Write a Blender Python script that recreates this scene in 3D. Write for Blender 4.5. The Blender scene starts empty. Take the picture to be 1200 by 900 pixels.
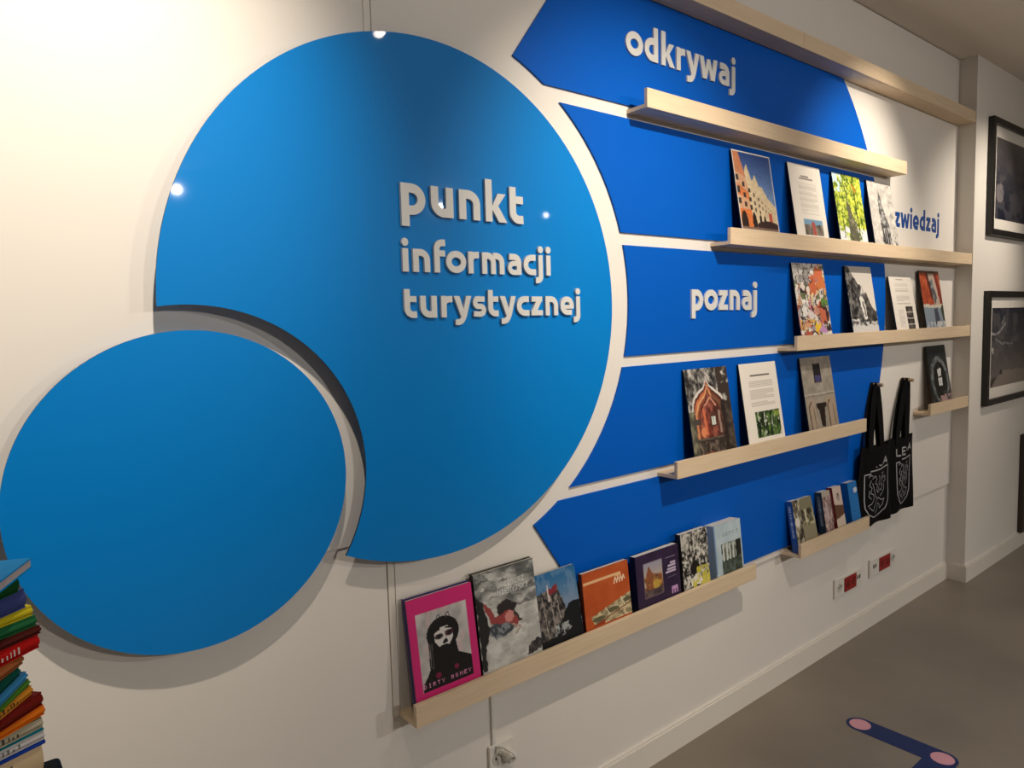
import bpy, math, random
import numpy as np
from mathutils import Matrix, Vector

SC = bpy.context.scene
COL = SC.collection
PI = math.pi

# ------------------------------------------------------------------ camera
cam_d = bpy.data.cameras.new('camera')
cam_d.sensor_fit = 'HORIZONTAL'; cam_d.sensor_width = 36.0
cam_d.lens = 831.19 / 1200 * 36.0
cam_d.clip_start = 0.02
cam = bpy.data.objects.new('camera', cam_d); COL.objects.link(cam)
rt = Vector((0.7741, -0.6325, -0.0280)); up = Vector((0.0752, 0.0479, 0.9960)); fw = Vector((0.6286, 0.7731, -0.0846))
cam.matrix_world = Matrix(((rt.x, up.x, -fw.x, 0.0), (rt.y, up.y, -fw.y, -1.5), (rt.z, up.z, -fw.z, 1.51), (0, 0, 0, 1)))
SC.camera = cam

# ------------------------------------------------------------------ world, exposure
w = bpy.data.worlds.new('world'); SC.world = w; w.use_nodes = True
w.node_tree.nodes['Background'].inputs[0].default_value = (1.0, 0.9, 0.8, 1)
w.node_tree.nodes['Background'].inputs[1].default_value = 0.0
vs = SC.view_settings
vs.view_transform = 'Standard'; vs.look = 'None'; vs.gamma = 1.0; vs.use_curve_mapping = False
vs.exposure = 0.0

# ------------------------------------------------------------------ lamps (ceiling spotlights and added fill)
WARM = (1.0, 0.875, 0.72)
def spot(loc, aim, power, deg, blend=1.0, rad=0.035, color=WARM):
    d = bpy.data.lights.new('ceiling_or_fill_spot', 'SPOT'); d.energy = power; d.color = color
    d.spot_size = math.radians(deg); d.spot_blend = blend; d.shadow_soft_size = rad
    o = bpy.data.objects.new('ceiling_or_fill_spot', d); COL.objects.link(o)
    o.location = loc
    o.rotation_euler = (Vector(aim) - Vector(loc)).to_track_quat('-Z', 'Y').to_euler()
    return o
# row over the wall
spot((0.28, -1.05, 2.72), (0.12, 0, 1.80), 116, 71, rad=0.022)
spot((1.56, -1.30, 2.73), (1.78, 0, 1.58), 138, 66, rad=0.022)
spot((3.25, -0.98, 2.73), (3.22, 0, 1.90), 98, 66, rad=0.022)
spot((4.72, -1.05, 2.73), (4.50, 0, 1.75), 70, 66, rad=0.022)
# row across the room
COOL = (1.0, 0.95, 0.88)
spot((1.74, -5.26, 2.75), (1.0, 0, 0.6), 150, 86, rad=0.02, color=COOL)
spot((4.25, -4.92, 2.75), (2.4, 0, 0.6), 150, 86, rad=0.02, color=COOL)
spot((5.60, -4.77, 2.75), (5.0, 0, 0.8), 50, 80, rad=0.03, color=COOL)
# added unseen fill lamps, aimed down to brighten floor, lower wall and ceiling bounce
for dx in (-0.6, 1.4, 3.4, 5.4, 7.4):
    spot((dx, -2.75, 2.80), (dx, -2.60, 0), 125, 104, rad=0.06, color=COOL)

# ------------------------------------------------------------------ helpers: materials
def lin(c):
    c = np.asarray(c, float) / 255.0
    return np.where(c <= 0.04045, c / 12.92, ((c + 0.055) / 1.055) ** 2.4)
MATS = {}
def mat(name, rgb, rough=0.5, noise=0.0, scale=20.0, bump=0.0, spec=0.5, coat=0.0, coat_rough=0.05, stretch=None, rgb2=None, metal=0.0):
    if name in MATS: return MATS[name]
    m = bpy.data.materials.new(name); m.use_nodes = True; MATS[name] = m
    nt = m.node_tree; b = nt.nodes['Principled BSDF']
    c = lin(rgb); b.inputs['Base Color'].default_value = (*c, 1)
    b.inputs['Roughness'].default_value = rough; b.inputs['Specular IOR Level'].default_value = spec
    b.inputs['Metallic'].default_value = metal
    b.inputs['Coat Weight'].default_value = coat; b.inputs['Coat Roughness'].default_value = coat_rough
    if noise or bump or rgb2 is not None:
        tc = nt.nodes.new('ShaderNodeTexCoord'); mp = nt.nodes.new('ShaderNodeMapping')
        if stretch: mp.inputs['Scale'].default_value = stretch
        nt.links.new(tc.outputs['Object'], mp.inputs[0])
        n = nt.nodes.new('ShaderNodeTexNoise'); n.inputs['Scale'].default_value = scale; n.inputs['Detail'].default_value = 5
        nt.links.new(mp.outputs[0], n.inputs['Vector'])
        r = nt.nodes.new('ShaderNodeValToRGB')
        c2 = lin(rgb2) if rgb2 is not None else c * (1 - noise)
        r.color_ramp.elements[0].position = 0.3; r.color_ramp.elements[1].position = 0.7
        r.color_ramp.elements[0].color = (*c2, 1); r.color_ramp.elements[1].color = (*np.minimum(c * (1 + noise), 1), 1)
        nt.links.new(n.outputs['Fac'], r.inputs[0]); nt.links.new(r.outputs[0], b.inputs['Base Color'])
        if bump:
            bp = nt.nodes.new('ShaderNodeBump'); bp.inputs['Strength'].default_value = bump; bp.inputs['Distance'].default_value = 0.002
            nt.links.new(n.outputs['Fac'], bp.inputs['Height']); nt.links.new(bp.outputs[0], b.inputs['Normal'])
    return m
def print_mat():
    if 'print' in MATS: return MATS['print']
    m = bpy.data.materials.new('print'); m.use_nodes = True; MATS['print'] = m
    nt = m.node_tree; b = nt.nodes['Principled BSDF']
    a = nt.nodes.new('ShaderNodeAttribute'); a.attribute_name = 'ink'
    nt.links.new(a.outputs['Color'], b.inputs['Base Color'])
    b.inputs['Roughness'].default_value = 0.38; b.inputs['Specular IOR Level'].default_value = 0.4
    return m
M_WALL = mat('wall_paint', (228, 223, 216), 0.6, noise=0.012, scale=3)
M_TRIM = mat('trim_paint', (228, 222, 212), 0.45, noise=0.01, scale=4)
M_CEIL = mat('ceiling_paint', (234, 226, 216), 0.8, noise=0.015, scale=2)
M_FLOOR = mat('polished_concrete', (140, 130, 117), 0.42, rgb2=(126, 116, 104), noise=0.03, scale=2.2)
M_WOOD = mat('pale_plywood', (224, 202, 172), 0.5, rgb2=(214, 190, 158), noise=0.02, scale=9, stretch=(0.6, 8, 9))
M_DISC = mat('glossy_azure', (0, 124, 206), 0.42, noise=0.01, scale=2, spec=0.12, coat=0.2, coat_rough=0.03)
M_DISCEDGE = mat('dark_edge', (30, 42, 58), 0.6, noise=0.02)
M_PANEL = mat('royal_blue', (0, 88, 190), 0.42, noise=0.01, scale=2, spec=0.12)
M_LETTER = mat('light_grey_letter', (214, 214, 212), 0.4, noise=0.01)
M_VINYL = mat('blue_vinyl', (14, 72, 150), 0.45, noise=0.02)
M_BLACKCLOTH = mat('black_cotton', (13, 13, 15), 0.95, noise=0.25, scale=220, spec=0.15)
M_WHITEINK = mat('white_ink', (165, 168, 170), 0.8, noise=0.05, scale=60)
M_PAGES = mat('book_pages', (226, 220, 206), 0.8, rgb2=(200, 194, 180), noise=0.03, scale=120, stretch=(1, 14, 1))
M_WHITECARD = mat('white_card', (225, 220, 212), 0.6, noise=0.01)
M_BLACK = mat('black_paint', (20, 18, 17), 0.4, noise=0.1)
M_PLASTIC = mat('white_plastic', (226, 222, 214), 0.3, noise=0.01)
M_RED = mat('red_plastic', (150, 22, 24), 0.3, noise=0.03)
M_HOLE = mat('socket_dark', (24, 22, 22), 0.6, noise=0.05)
M_NAVY = mat('navy_sticker', (22, 44, 96), 0.5, noise=0.03, scale=12)
M_PINK = mat('pink_sticker', (222, 160, 170), 0.5, noise=0.03, scale=12)
M_PEG = mat('peg_wood', (170, 148, 118), 0.5, noise=0.05, scale=30)
M_BROWN = mat('dark_brown_board', (62, 52, 44), 0.5, noise=0.1, scale=8)

# ------------------------------------------------------------------ helpers: meshes
class MB:
    def __init__(s): s.v = []; s.f = []
    def box(s, x0, x1, y0, y1, z0, z1):
        n = len(s.v)
        s.v += [(x0,y0,z0),(x1,y0,z0),(x1,y1,z0),(x0,y1,z0),(x0,y0,z1),(x1,y0,z1),(x1,y1,z1),(x0,y1,z1)]
        s.f += [tuple(n+i for i in q) for q in ((3,2,1,0),(4,5,6,7),(0,1,5,4),(1,2,6,5),(2,3,7,6),(3,0,4,7))]
        return s
    def prism(s, pts, y0, y1):
        """pts: ccw (x,z) polygon seen from -y; front at y0 (toward -y), back at y1"""
        a = sum(pts[i][0]*pts[(i+1)%len(pts)][1]-pts[(i+1)%len(pts)][0]*pts[i][1] for i in range(len(pts)))
        if a < 0: pts = pts[::-1]
        n = len(s.v); k = len(pts)
        s.v += [(x, y0, z) for x, z in pts] + [(x, y1, z) for x, z in pts]
        s.f.append(tuple(range(n, n+k))); s.f.append(tuple(range(n+2*k-1, n+k-1, -1)))
        for i in range(k):
            j = (i+1) % k; s.f.append((n+j, n+i, n+k+i, n+k+j))
        return s
    def strip(s, path, wd, y0, y1, closed=False):
        """stroke of constant width along (x,z) path, as prism"""
        q_ = [path[0]]
        for a_ in path[1:]:
            if math.hypot(a_[0]-q_[-1][0], a_[1]-q_[-1][1]) > 1e-5: q_.append(a_)
        p = np.array(q_, float); k = len(p)
        if closed: d = np.roll(p, -1, 0) - np.roll(p, 1, 0); seg = np.roll(p, -1, 0) - p
        else:
            seg = np.diff(p, axis=0); d = np.zeros_like(p)
        if closed:
            t1 = seg/np.linalg.norm(seg, axis=1, keepdims=True); t0 = np.roll(t1, 1, 0)
        else:
            t = seg/np.maximum(np.linalg.norm(seg, axis=1, keepdims=True), 1e-9)
            t0 = np.vstack([t[:1], t]); t1 = np.vstack([t, t[-1:]])
        b = t0 + t1; b /= np.maximum(np.linalg.norm(b, axis=1, keepdims=True), 1e-9)
        nrm = np.stack([-b[:,1], b[:,0]], 1)
        c = np.clip((b*t1).sum(1), 0.4, 1)[:,None]
        L = p + nrm*wd/2/c; R = p - nrm*wd/2/c
        n = len(s.v)
        for q in (L, R):
            s.v += [(x, y0, z) for x, z in q]
        for q in (L, R):
            s.v += [(x, y1, z) for x, z in q]
        m = k if closed else k-1
        for i in range(m):
            j = (i+1) % k
            s.f += [(n+i, n+k+i, n+k+j, n+j), (n+2*k+i, n+2*k+j, n+3*k+j, n+3*k+i),
                    (n+i, n+j, n+2*k+j, n+2*k+i), (n+k+j, n+k+i, n+3*k+i, n+3*k+j)]
        if not closed:
            s.f += [(n, n+2*k, n+3*k, n+k), (n+k-1, n+2*k-1, n+4*k-1, n+3*k-1)]
        return s
    def tube(s, path, r, seg=10, cap=True):
        P = [Vector(p) for p in path]; n0 = len(s.v); prev = None
        for i, p in enumerate(P):
            t = (P[min(i+1, len(P)-1)] - P[max(i-1, 0)]).normalized()
            a = Vector((0,0,1)) if abs(t.z) < 0.9 else Vector((1,0,0))
            u = t.cross(a).normalized() if prev is None else (prev - t*prev.dot(t)).normalized()
            prev = u; vv = t.cross(u)
            rr = r[i] if isinstance(r, (list, tuple)) else r
            for k in range(seg):
                an = 2*PI*k/seg; s.v.append(tuple(p + u*rr*math.cos(an) + vv*rr*math.sin(an)))
        for i in range(len(P)-1):
            for k in range(seg):
                a = n0+i*seg+k; b = n0+i*seg+(k+1)%seg
                s.f.append((a, b, b+seg, a+seg))
        if cap:
            s.f.append(tuple(n0+k for k in range(seg-1, -1, -1))); e = n0+(len(P)-1)*seg
            s.f.append(tuple(e+k for k in range(seg)))
        return s
    def build(s, name, m, parent=None, bevel=0.0, smooth=False):
        me = bpy.data.meshes.new(name); me.from_pydata(s.v, [], s.f); me.update()
        if m: me.materials.append(m)
        if smooth: me.polygons.foreach_set('use_smooth', [True]*len(me.polygons))
        o = bpy.data.objects.new(name, me); COL.objects.link(o)
        if parent: o.parent = parent
        if bevel:
            b = o.modifiers.new('bevel', 'BEVEL'); b.width = bevel; b.segments = 2; b.limit_method = 'ANGLE'
        return o
def tag(o, label=None, cat=None, group=None, kind=None):
    if label: o['label'] = label
    if cat: o['category'] = cat
    if group: o['group'] = group
    if kind: o['kind'] = kind
    return o
def empty(name, loc, label, cat, group=None, rot=None):
    o = bpy.data.objects.new(name, None); COL.objects.link(o); o.location = loc; o.empty_display_size = 0.05
    if rot: o.rotation_euler = rot
    return tag(o, label, cat, group)
def arc(cx, cz, rx, rz, a0, a1, n=14):
    return [(cx+rx*math.cos(math.radians(a0+(a1-a0)*i/n)), cz+rz*math.sin(math.radians(a0+(a1-a0)*i/n))) for i in range(n+1)]
def circ(cx, cz, r, n=28): return arc(cx, cz, r, r, 0, 360*(n-1)/n, n-1)

# ------------------------------------------------------------------ helpers: printed pictures painted per vertex
class Cv:
    def __init__(s, nx, ny, bg, vis=0.862, warp=0.0, wf=9, seed=3):
        s.nx, s.ny = nx, ny
        s.c = np.empty((ny, nx, 3)); s.c[:] = bg
        s.U, s.V = np.meshgrid((np.arange(nx)+.5)/nx, (np.arange(ny)+.5)/ny)
        s.V = s.V/vis                    # v = 1 is where the ledge lip begins to hide the sheet
        s.asp = ny/nx*vis
        s.U0, s.V0 = s.U, s.V
        if warp:
            a = s.noise(wf, wf*1.3, seed, 3)-.5; b = s.noise(wf, wf*1.3, seed+1, 3)-.5
            s.U = s.U+a*warp; s.V = s.V+b*warp
    def noise(s, fx, fy, seed, octv=3):
        r = np.random.RandomState(seed); out = np.zeros((s.ny, s.nx)); am = 1.0; tot = 0
        for o in range(octv):
            gx, gy = int(fx*1.6*2**o)+2, int(fy*1.6*2**o)+2
            g = r.rand(gy+1, gx+1); x = np.clip(s.U, 0, .9999)*(gx-1); y = np.clip(s.V*.86, 0, .9999)*(gy-1)
            xi = x.astype(int); yi = y.astype(int); fx_ = x-xi; fy_ = y-yi
            fx_ = fx_*fx_*(3-2*fx_); fy_ = fy_*fy_*(3-2*fy_)
            out += am*((g[yi,xi]*(1-fx_)+g[yi,xi+1]*fx_)*(1-fy_)+(g[yi+1,xi]*(1-fx_)+g[yi+1,xi+1]*fx_)*fy_)
            tot += am; am *= .6
        return out/tot
    def put(s, mask, col, a=1.0):
        col = np.asarray(col, float)
        if np.ndim(a) or mask.dtype != bool: 
            k = (mask*a)[..., None] if mask.dtype != bool else (mask*a)[..., None]
            s.c[:] = s.c*(1-k)+(col if col.ndim == 3 else col)*k
        else:
            s.c[mask] = s.c[mask]*(1-a) + (col[mask] if col.ndim == 3 else col)*a
        return s
    def rect(s, u0, v0, u1, v1, col, a=1.0): return s.put((s.U>=u0)&(s.U<=u1)&(s.V>=v0)&(s.V<=v1), col, a)
    def pmask(s, pts):
        m = np.zeros((s.ny, s.nx), bool); n = len(pts)
        for i in range(n):
            (x0,y0),(x1,y1) = pts[i], pts[(i+1)%n]
            if y0 == y1: continue
            c = ((y0 > s.V) != (y1 > s.V)) & (s.U < (x1-x0)*(s.V-y0)/(y1-y0)+x0)
            m ^= c
        return m
    def poly(s, pts, col, a=1.0): return s.put(s.pmask(pts), col, a)
    def ell(s, u, v, ru, rv, col, a=1.0): return s.put(((s.U-u)/ru)**2+((s.V-v)/rv)**2 <= 1, col, a)
    def line(s, pts, wd, col, a=1.0):
        d = np.full((s.ny, s.nx), 9.0)
        for (x0,y0),(x1,y1) in zip(pts[:-1], pts[1:]):
            ax, ay = s.U-x0, (s.V-y0)*s.asp; bx, by = x1-x0, (y1-y0)*s.asp
            t = np.clip((ax*bx+ay*by)/max(bx*bx+by*by, 1e-12), 0, 1)
            d = np.minimum(d, np.hypot(ax-t*bx, ay-t*by))
        return s.put(d <= wd/2, col, a)
    def grad(s, v0, c0, v1, c1, mask=None):
        t = np.clip((s.V-v0)/(v1-v0), 0, 1)[...,None]
        col = np.asarray(c0,float)*(1-t)+np.asarray(c1,float)*t
        m = np.ones((s.ny, s.nx), bool) if mask is None else mask
        return s.put(m, col)
    def speck(s, mask, fx, fy, seed, lo, hi, octv=3, gain=1.8):
        n = np.clip((s.noise(fx, fy, seed, octv)-.5)*gain+.5, 0, 1)[...,None]
        return s.put(mask, np.asarray(lo,float)*(1-n)+np.asarray(hi,float)*n)
    def full(s): return np.ones((s.ny, s.nx), bool)
    def text(s, txt, u, v, ch, col, pitch=None, a=1.0):
        """block letters: ch = letter height in v"""
        px = ch/7*s.asp; x = u
        keep = s.U, s.V; s.U, s.V = s.U0, s.V0
        for t in txt:
            rows = FONT.get(t)
            if rows:
                for j, r in enumerate(rows):
                    for i in range(5):
                        if r >> (4-i) & 1: s.rect(x+i*px, v+j*ch/7, x+(i+1)*px, v+(j+1)*ch/7, col, a)
            x += px*6 if pitch is None else pitch
        s.U, s.V = keep
        return s
    def lines(s, u0, u1, v0, v1, n, col, seed, a=1.0, th=0.4):
        r = random.Random(seed); st = (v1-v0)/n
        for i in range(n):
            e = u1 if i % 5 != 4 else u0+(u1-u0)*r.uniform(.3, .8)
            s.rect(u0, v0+i*st, e, v0+(i+th)*st, col, a)
        return s
FONT = {'D':(30,17,17,17,17,17,30),'I':(14,4,4,4,4,4,14),'R':(30,17,17,30,20,18,17),'T':(31,4,4,4,4,4,4),'Y':(17,17,10,4,4,4,4),
 'M':(17,27,21,21,17,17,17),'O':(14,17,17,17,17,17,14),'N':(17,25,21,19,17,17,17),'E':(31,16,16,30,16,16,31),'G':(14,17,16,23,17,17,14),
 'Z':(31,1,2,4,8,16,31),'J':(7,2,2,2,2,18,12),'S':(15,16,16,14,1,1,30),'K':(17,18,20,24,20,18,17),'L':(16,16,16,16,16,16,31),'A':(14,17,17,31,17,17,17)}

def picture(name, cv, w, h, y, parent, x=0.0, z=0.0):
    """flat printed sheet w x h at local y, painted from a canvas (one vertex per canvas cell)"""
    nx, ny = cv.nx, cv.ny
    X = np.linspace(0, w, nx)+x; Z = np.linspace(h, 0, ny)+z
    xx, zz = np.meshgrid(X, Z)
    v = np.stack([xx.ravel(), np.full(nx*ny, y), zz.ravel()], 1)
    i = (np.arange(ny-1)[:,None]*nx+np.arange(nx-1)[None]).ravel()
    f = np.stack([i, i+nx, i+nx+1, i+1], 1)
    me = bpy.data.meshes.new(name)
    me.vertices.add(len(v)); me.vertices.foreach_set('co', v.ravel())
    me.loops.add(f.size); me.loops.foreach_set('vertex_index', f.ravel())
    me.polygons.add(len(f)); me.polygons.foreach_set('loop_start', np.arange(len(f))*4)
    me.update(); me.validate()
    at = me.color_attributes.new('ink', 'FLOAT_COLOR', 'POINT')
    c = np.ones((nx*ny, 4), np.float32); c[:,:3] = lin(np.clip(cv.c, 0, 255)).reshape(-1, 3)
    at.data.foreach_set('color', c.ravel())
    me.materials.append(print_mat())
    o = bpy.data.objects.new(name, me); COL.objects.link(o); o.parent = parent
    return o

# ------------------------------------------------------------------ the room
H_C = 2.85
XC, YC = 4.37, -0.085            # where the wall steps forward
wf = tag(MB().box(-2.5, XC+0.1, 0.012, 0.16, -0.05, H_C).build('wall_front', M_WALL), kind='structure')
tag(MB().box(XC, 9.0, YC, 0.16, -0.05, H_C).build('wall_right', M_WALL), kind='structure')
tag(MB().box(-2.65, -2.5, -7.2, 0.16, -0.05, H_C).build('wall_left', M_WALL), kind='structure')
tag(MB().box(-2.65, 9.15, -7.35, -7.2, -0.05, H_C).build('wall_back', M_WALL), kind='structure')
tag(MB().box(9.0, 9.15, -7.2, 0.16, -0.05, H_C).build('wall_end', M_WALL), kind='structure')
tag(MB().box(-2.65, 9.15, -7.35, 0.16, -0.15, 0.0).build('floor', M_FLOOR), kind='structure')
tag(MB().box(-2.65, 9.15, -7.35, 0.16, H_C, H_C+0.12).build('ceiling', M_CEIL), kind='structure')
# white boards on the wall, with a joint strip between them
bd = MB().box(0.834, XC-0.002, 0.0, 0.012, 0.549, H_C-0.004).build('white_board', M_WALL, wf, bevel=0.0012)
MB().box(-2.4, 0.814, 0.0, 0.012, 1.003, H_C-0.004).build('white_board', M_WALL, wf, bevel=0.0012)
MB().box(-2.4, 0.814, 0.005, 0.012, 0.097, 1.001).build('white_board', M_WALL, wf)
MB().box(0.8155, 0.8325, 0.0012, 0.012, 0.549, H_C-0.004).build('joint_strip', M_TRIM, wf)
# baseboards
def baseboard(name, prof_from, a, b, y):
    m = MB()
    m.box(a, b, y, y+0.012, 0.0, 0.088).box(a, b, y+0.004, y+0.012, 0.088, 0.096)
    return tag(m.build(name, M_TRIM), kind='structure')
baseboard('baseboard_front', None, -2.4, XC-0.012, 0.0)
baseboard('baseboard_right', None, XC-0.012, 8.9, YC-0.012)
tag(MB().box(XC-0.012, XC, YC, 0.012, 0, 0.088).box(XC-0.008, XC, YC, 0.012, 0.088, 0.096).build('baseboard_return', M_TRIM), kind='structure')

# ------------------------------------------------------------------ lettering (rounded humanist bold, x height = 1)
S = 0.295
def glyph(ch):
    """returns list of (path, width, closed), advance"""
    h = S/2
    if ch == 'n': return [([(.27,0),(.27,1)],S,0),([(.27,1-h),(.5,1-h)]+arc(.5,.53,.37,.47-h,90,0)+[(.87,0)],S,0)], 1.14
    if ch == 'm': return [([(.27,0),(.27,1)],S,0),([(.27,1-h),(.45,1-h)]+arc(.45,.55,.36,.45-h,90,0)+[(.81,0)],S,0),([(.81,1-h),(.99,1-h)]+arc(.99,.55,.36,.45-h,90,0)+[(1.35,0)],S,0)], 1.62
    if ch == 'u': return [([(.87,0),(.87,1)],S,0),([(.87,h),(.64,h)]+arc(.64,.47,.37,.47-h,270,180)+[(.27,1)],S,0)], 1.14
    if ch == 'r': return [([(.27,0),(.27,1)],S,0),([(.27,.7)]+arc(.62,.6,.35,.4-h,165,85)+[(.76,1-h)],S,0)], .82
    if ch == 'p': return [([(.27,-.37),(.27,1)],S,0),([(.27,1-h),(.5,1-h)]+arc(.52,.5,.38,.5-h,90,-90)+[(.27,h)],S,0)], 1.15
    if ch == 'd': return [([(.88,0),(.88,1.46)],S,0),([(.88,1-h),(.65,1-h)]+arc(.63,.5,.38,.5-h,90,270)+[(.88,h)],S,0)], 1.15
    if ch == 'o': return [(arc(.58,.5,.42,.5-h,0,348,30),S,1)], 1.16
    if ch == 'k': return [([(.27,0),(.27,1.46)],S,0),([(.34,.40),(.56,.40),(1.04,1.0),(.68,1.0)],0,2),([(.38,.50),(.66,.62),(1.09,0),(.72,0)],0,2)], 1.10
    if ch == 't': return [([(.27,1.30),(.27,.42)]+arc(.58,.42,.31,.42-h,180,270)+[(.76,h+.01)],S,0),([(.27,1-h),(.76,1-h)],S*.9,0)], .84
    if ch == 'i': return [([(.27,0),(.27,1)],S,0),(circ(.27,1.27,.085,16),.17,1)], .54
    if ch == 'j': return [([(.27,1),(.27,-.05)]+arc(.03,-.05,.24,.2,0,-90,10)+[(-.08,-.25)],S,0),(circ(.27,1.27,.085,16),.17,1)], .54
    if ch == 'f': return [([(.27,0),(.27,1.05)]+arc(.56,1.05,.29,.27,180,90)+[(.74,1.325)],S,0),([(.27,1-h),(.72,1-h)],S*.9,0)], .76
    if ch == 'a': return [([(.2,1-h),(.5,1-h)]+arc(.5,.58,.33,.42-h,90,0)+[(.83,0)],S,0),([(.83,.54),(.5,.54)]+arc(.48,.32,.25,.21,90,270,12)+[(.83,.11)],S*.83,0)], 1.08
    if ch == 'c': return [([(.86,1-h),(.62,1-h)]+arc(.6,.5,.4,.5-h,90,270)+[(.88,h)],S,0)], .94
    if ch == 'e': return [([(.2,.44),(1.03,.44)],S*.68,0),(arc(.55,.5,.355,.5-h,-9,180)+arc(.57,.5,.375,.5-h,184,270)+[(.90,h)],S*.96,0)], 1.11
    if ch == 's': return [([(.79,1-h),(.45,1-h)]+arc(.42,.685,.21,.185,90,270,10)+arc(.5,.315,.24,.19,90,-90,10)+[(.12,h)],S*.88,0)], .89
    if ch == 'z': return [([(.11,1-h),(.84,1-h)],S*.9,0),([(.08,h),(.87,h)],S*.9,0),([(.09,.2),(.46,.2),(.83,.8),(.46,.8)],0,2)], .95
    if ch == 'y': return [([(.02,1),(.35,1),(.68,.12),(.56,-.02),(.42,.02)],0,2),([(.74,1),(1.05,1),(.74,.0),(.50,.05)],0,2),([(.62,.08),(.54,-.08),(.44,-.19),(.30,-.24),(.10,-.24)],S*.92,0)], 1.06
    if ch == 'w': return [([(.02,1),(.33,1),(.58,0),(.27,0)],0,2),([(.33,0),(.58,0),(.87,.94),(.64,.94)],0,2),([(.63,.94),(.86,.94),(1.17,0),(.92,0)],0,2),([(.92,0),(1.23,0),(1.48,1),(1.17,1)],0,2)], 1.49
    if ch == 'L': return [([(.27,1.35),(.27,h)],S,0),([(.14,h),(.85,h)],S,0)], .95
    if ch == 'E': return [([(.27,0),(.27,1.35)],S,0),([(.27,h),(.85,h)],S*.9,0),([(.27,.68),(.8,.68)],S*.9,0),([(.27,1.35-h),(.85,1.35-h)],S*.9,0)], .98
    if ch == 'A': return [([(.1,0),(.55,1.35)],S,0),([(1.0,0),(.55,1.35)],S,0),([(.3,.35),(.8,.35)],S*.8,0)], 1.1
    return [], .5
def lettering(txt, x0, zb, xh, width, y0, y1, m, parent):
    tot = sum(glyph(c)[1] for c in txt) - 0.24
    sx = width/tot; x = -0.12
    for i, c in enumerate(txt):
        st, adv = glyph(c); mb = MB()
        for k, (path, wd, cl) in enumerate(st):
            # strokes of one letter step back by a hair so that faces never coincide
            e = 0.00008*k
            q = [(px, pz) for px, pz in path]
            n0 = len(mb.v)
            if cl == 2: mb.prism(q, y0+e, y1-e)
            else: mb.strip(q, wd, y0+e, y1-e, bool(cl))
            for j in range(n0, len(mb.v)):
                vx, vy, vz = mb.v[j]; mb.v[j] = ((vx+x)*sx, vy, vz*xh)
        o = mb.build('letter', m, parent)
        o.location = (x0, 0, zb)
        x += adv

# ------------------------------------------------------------------ the two discs
cb, R1 = (0.9525, 1.5618), 0.6219
cs, r1, rn = (0.3812, 1.1992), 0.3160, 0.3652
def disc_outline():
    dx, dz = cs[0]-cb[0], cs[1]-cb[1]; d = math.hypot(dx, dz)
    a = (R1*R1-rn*rn+d*d)/(2*d); hh = math.sqrt(R1*R1-a*a); ph = math.atan2(dz, dx)
    p1 = (cb[0]+a*math.cos(ph)-hh*math.sin(ph), cb[1]+a*math.sin(ph)+hh*math.cos(ph))
    p2 = (cb[0]+a*math.cos(ph)+hh*math.sin(ph), cb[1]+a*math.sin(ph)-hh*math.cos(ph))
    b1 = math.degrees(math.atan2(p2[1]-cb[1], p2[0]-cb[0])); b2 = math.degrees(math.atan2(p1[1]-cb[1], p1[0]-cb[0]))
    if b1 < b2: lo, hi = b2, b1+360
    else: lo, hi = b2, b1
    # the big arc is the one that does not contain direction ph
    A = [b1, b2 if b2 > b1 else b2+360]
    mid = (A[0]+A[1])/2
    if abs(((mid-math.degrees(ph)+180) % 360)-180) < 60: A = [b2, b1 if b1 > b2 else b1+360]
    big = arc(cb[0], cb[1], R1, R1, A[0], A[1], 150)
    e, s_ = big[-1], big[0]
    c0 = math.degrees(math.atan2(e[1]-cs[1], e[0]-cs[0])); c1 = math.degrees(math.atan2(s_[1]-cs[1], s_[0]-cs[0]))
    # notch arc passes toward the big disc's centre
    tgt = math.degrees(math.atan2(cb[1]-cs[1], cb[0]-cs[0]))
    for k0 in (0, 360, -360):
        m_ = (c0+c1+k0)/2
        if abs(((m_-tgt+180) % 360)-180) < 60 and abs(c1+k0-c0) < 250:
            return big + arc(cs[0], cs[1], rn, rn, c0, c1+k0, 80)[1:-1]
    return big
def disc(name, pts, label, y0, spacers):
    m = MB().prism(pts, y0, y0+0.005)
    o = m.build(name, M_DISC); o.data.materials.append(M_DISCEDGE)
    for p in o.data.polygons:
        if p.index >= 2: p.material_index = 1
    tag(o, label, 'wall sign', 'blue discs of the wall sign')
    for sx, sz in spacers:
        t = MB().tube([(sx, y0+0.005, sz), (sx, 0.0, sz)], 0.018, 14).build('spacer', M_PLASTIC, o)
    return o
bigd = disc('wall_disc', disc_outline(), 'large glossy blue disc with a bite out and grey lettering punkt informacji turystycznej', -0.0459,
            [(0.62, 1.9), (1.25, 1.95), (1.35, 1.25), (0.98, 1.14), (0.95, 1.55)])
disc('wall_disc', arc(cs[0], cs[1], r1, r1, 0, 357, 120), 'smaller plain blue disc nested in the bite of the large one', -0.0441,
     [(0.25, 1.33), (0.52, 1.33), (0.25, 1.07), (0.52, 1.07)])
lettering('punkt', 0.862, 1.770, 0.072, 0.366, -0.0535, -0.0461, M_LETTER, bigd)
lettering('informacji', 0.860, 1.638, 0.054, 0.464, -0.0535, -0.0461, M_LETTER, bigd)
lettering('turystycznej', 0.860, 1.530, 0.052, 0.574, -0.0535, -0.0461, M_LETTER, bigd)

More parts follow.
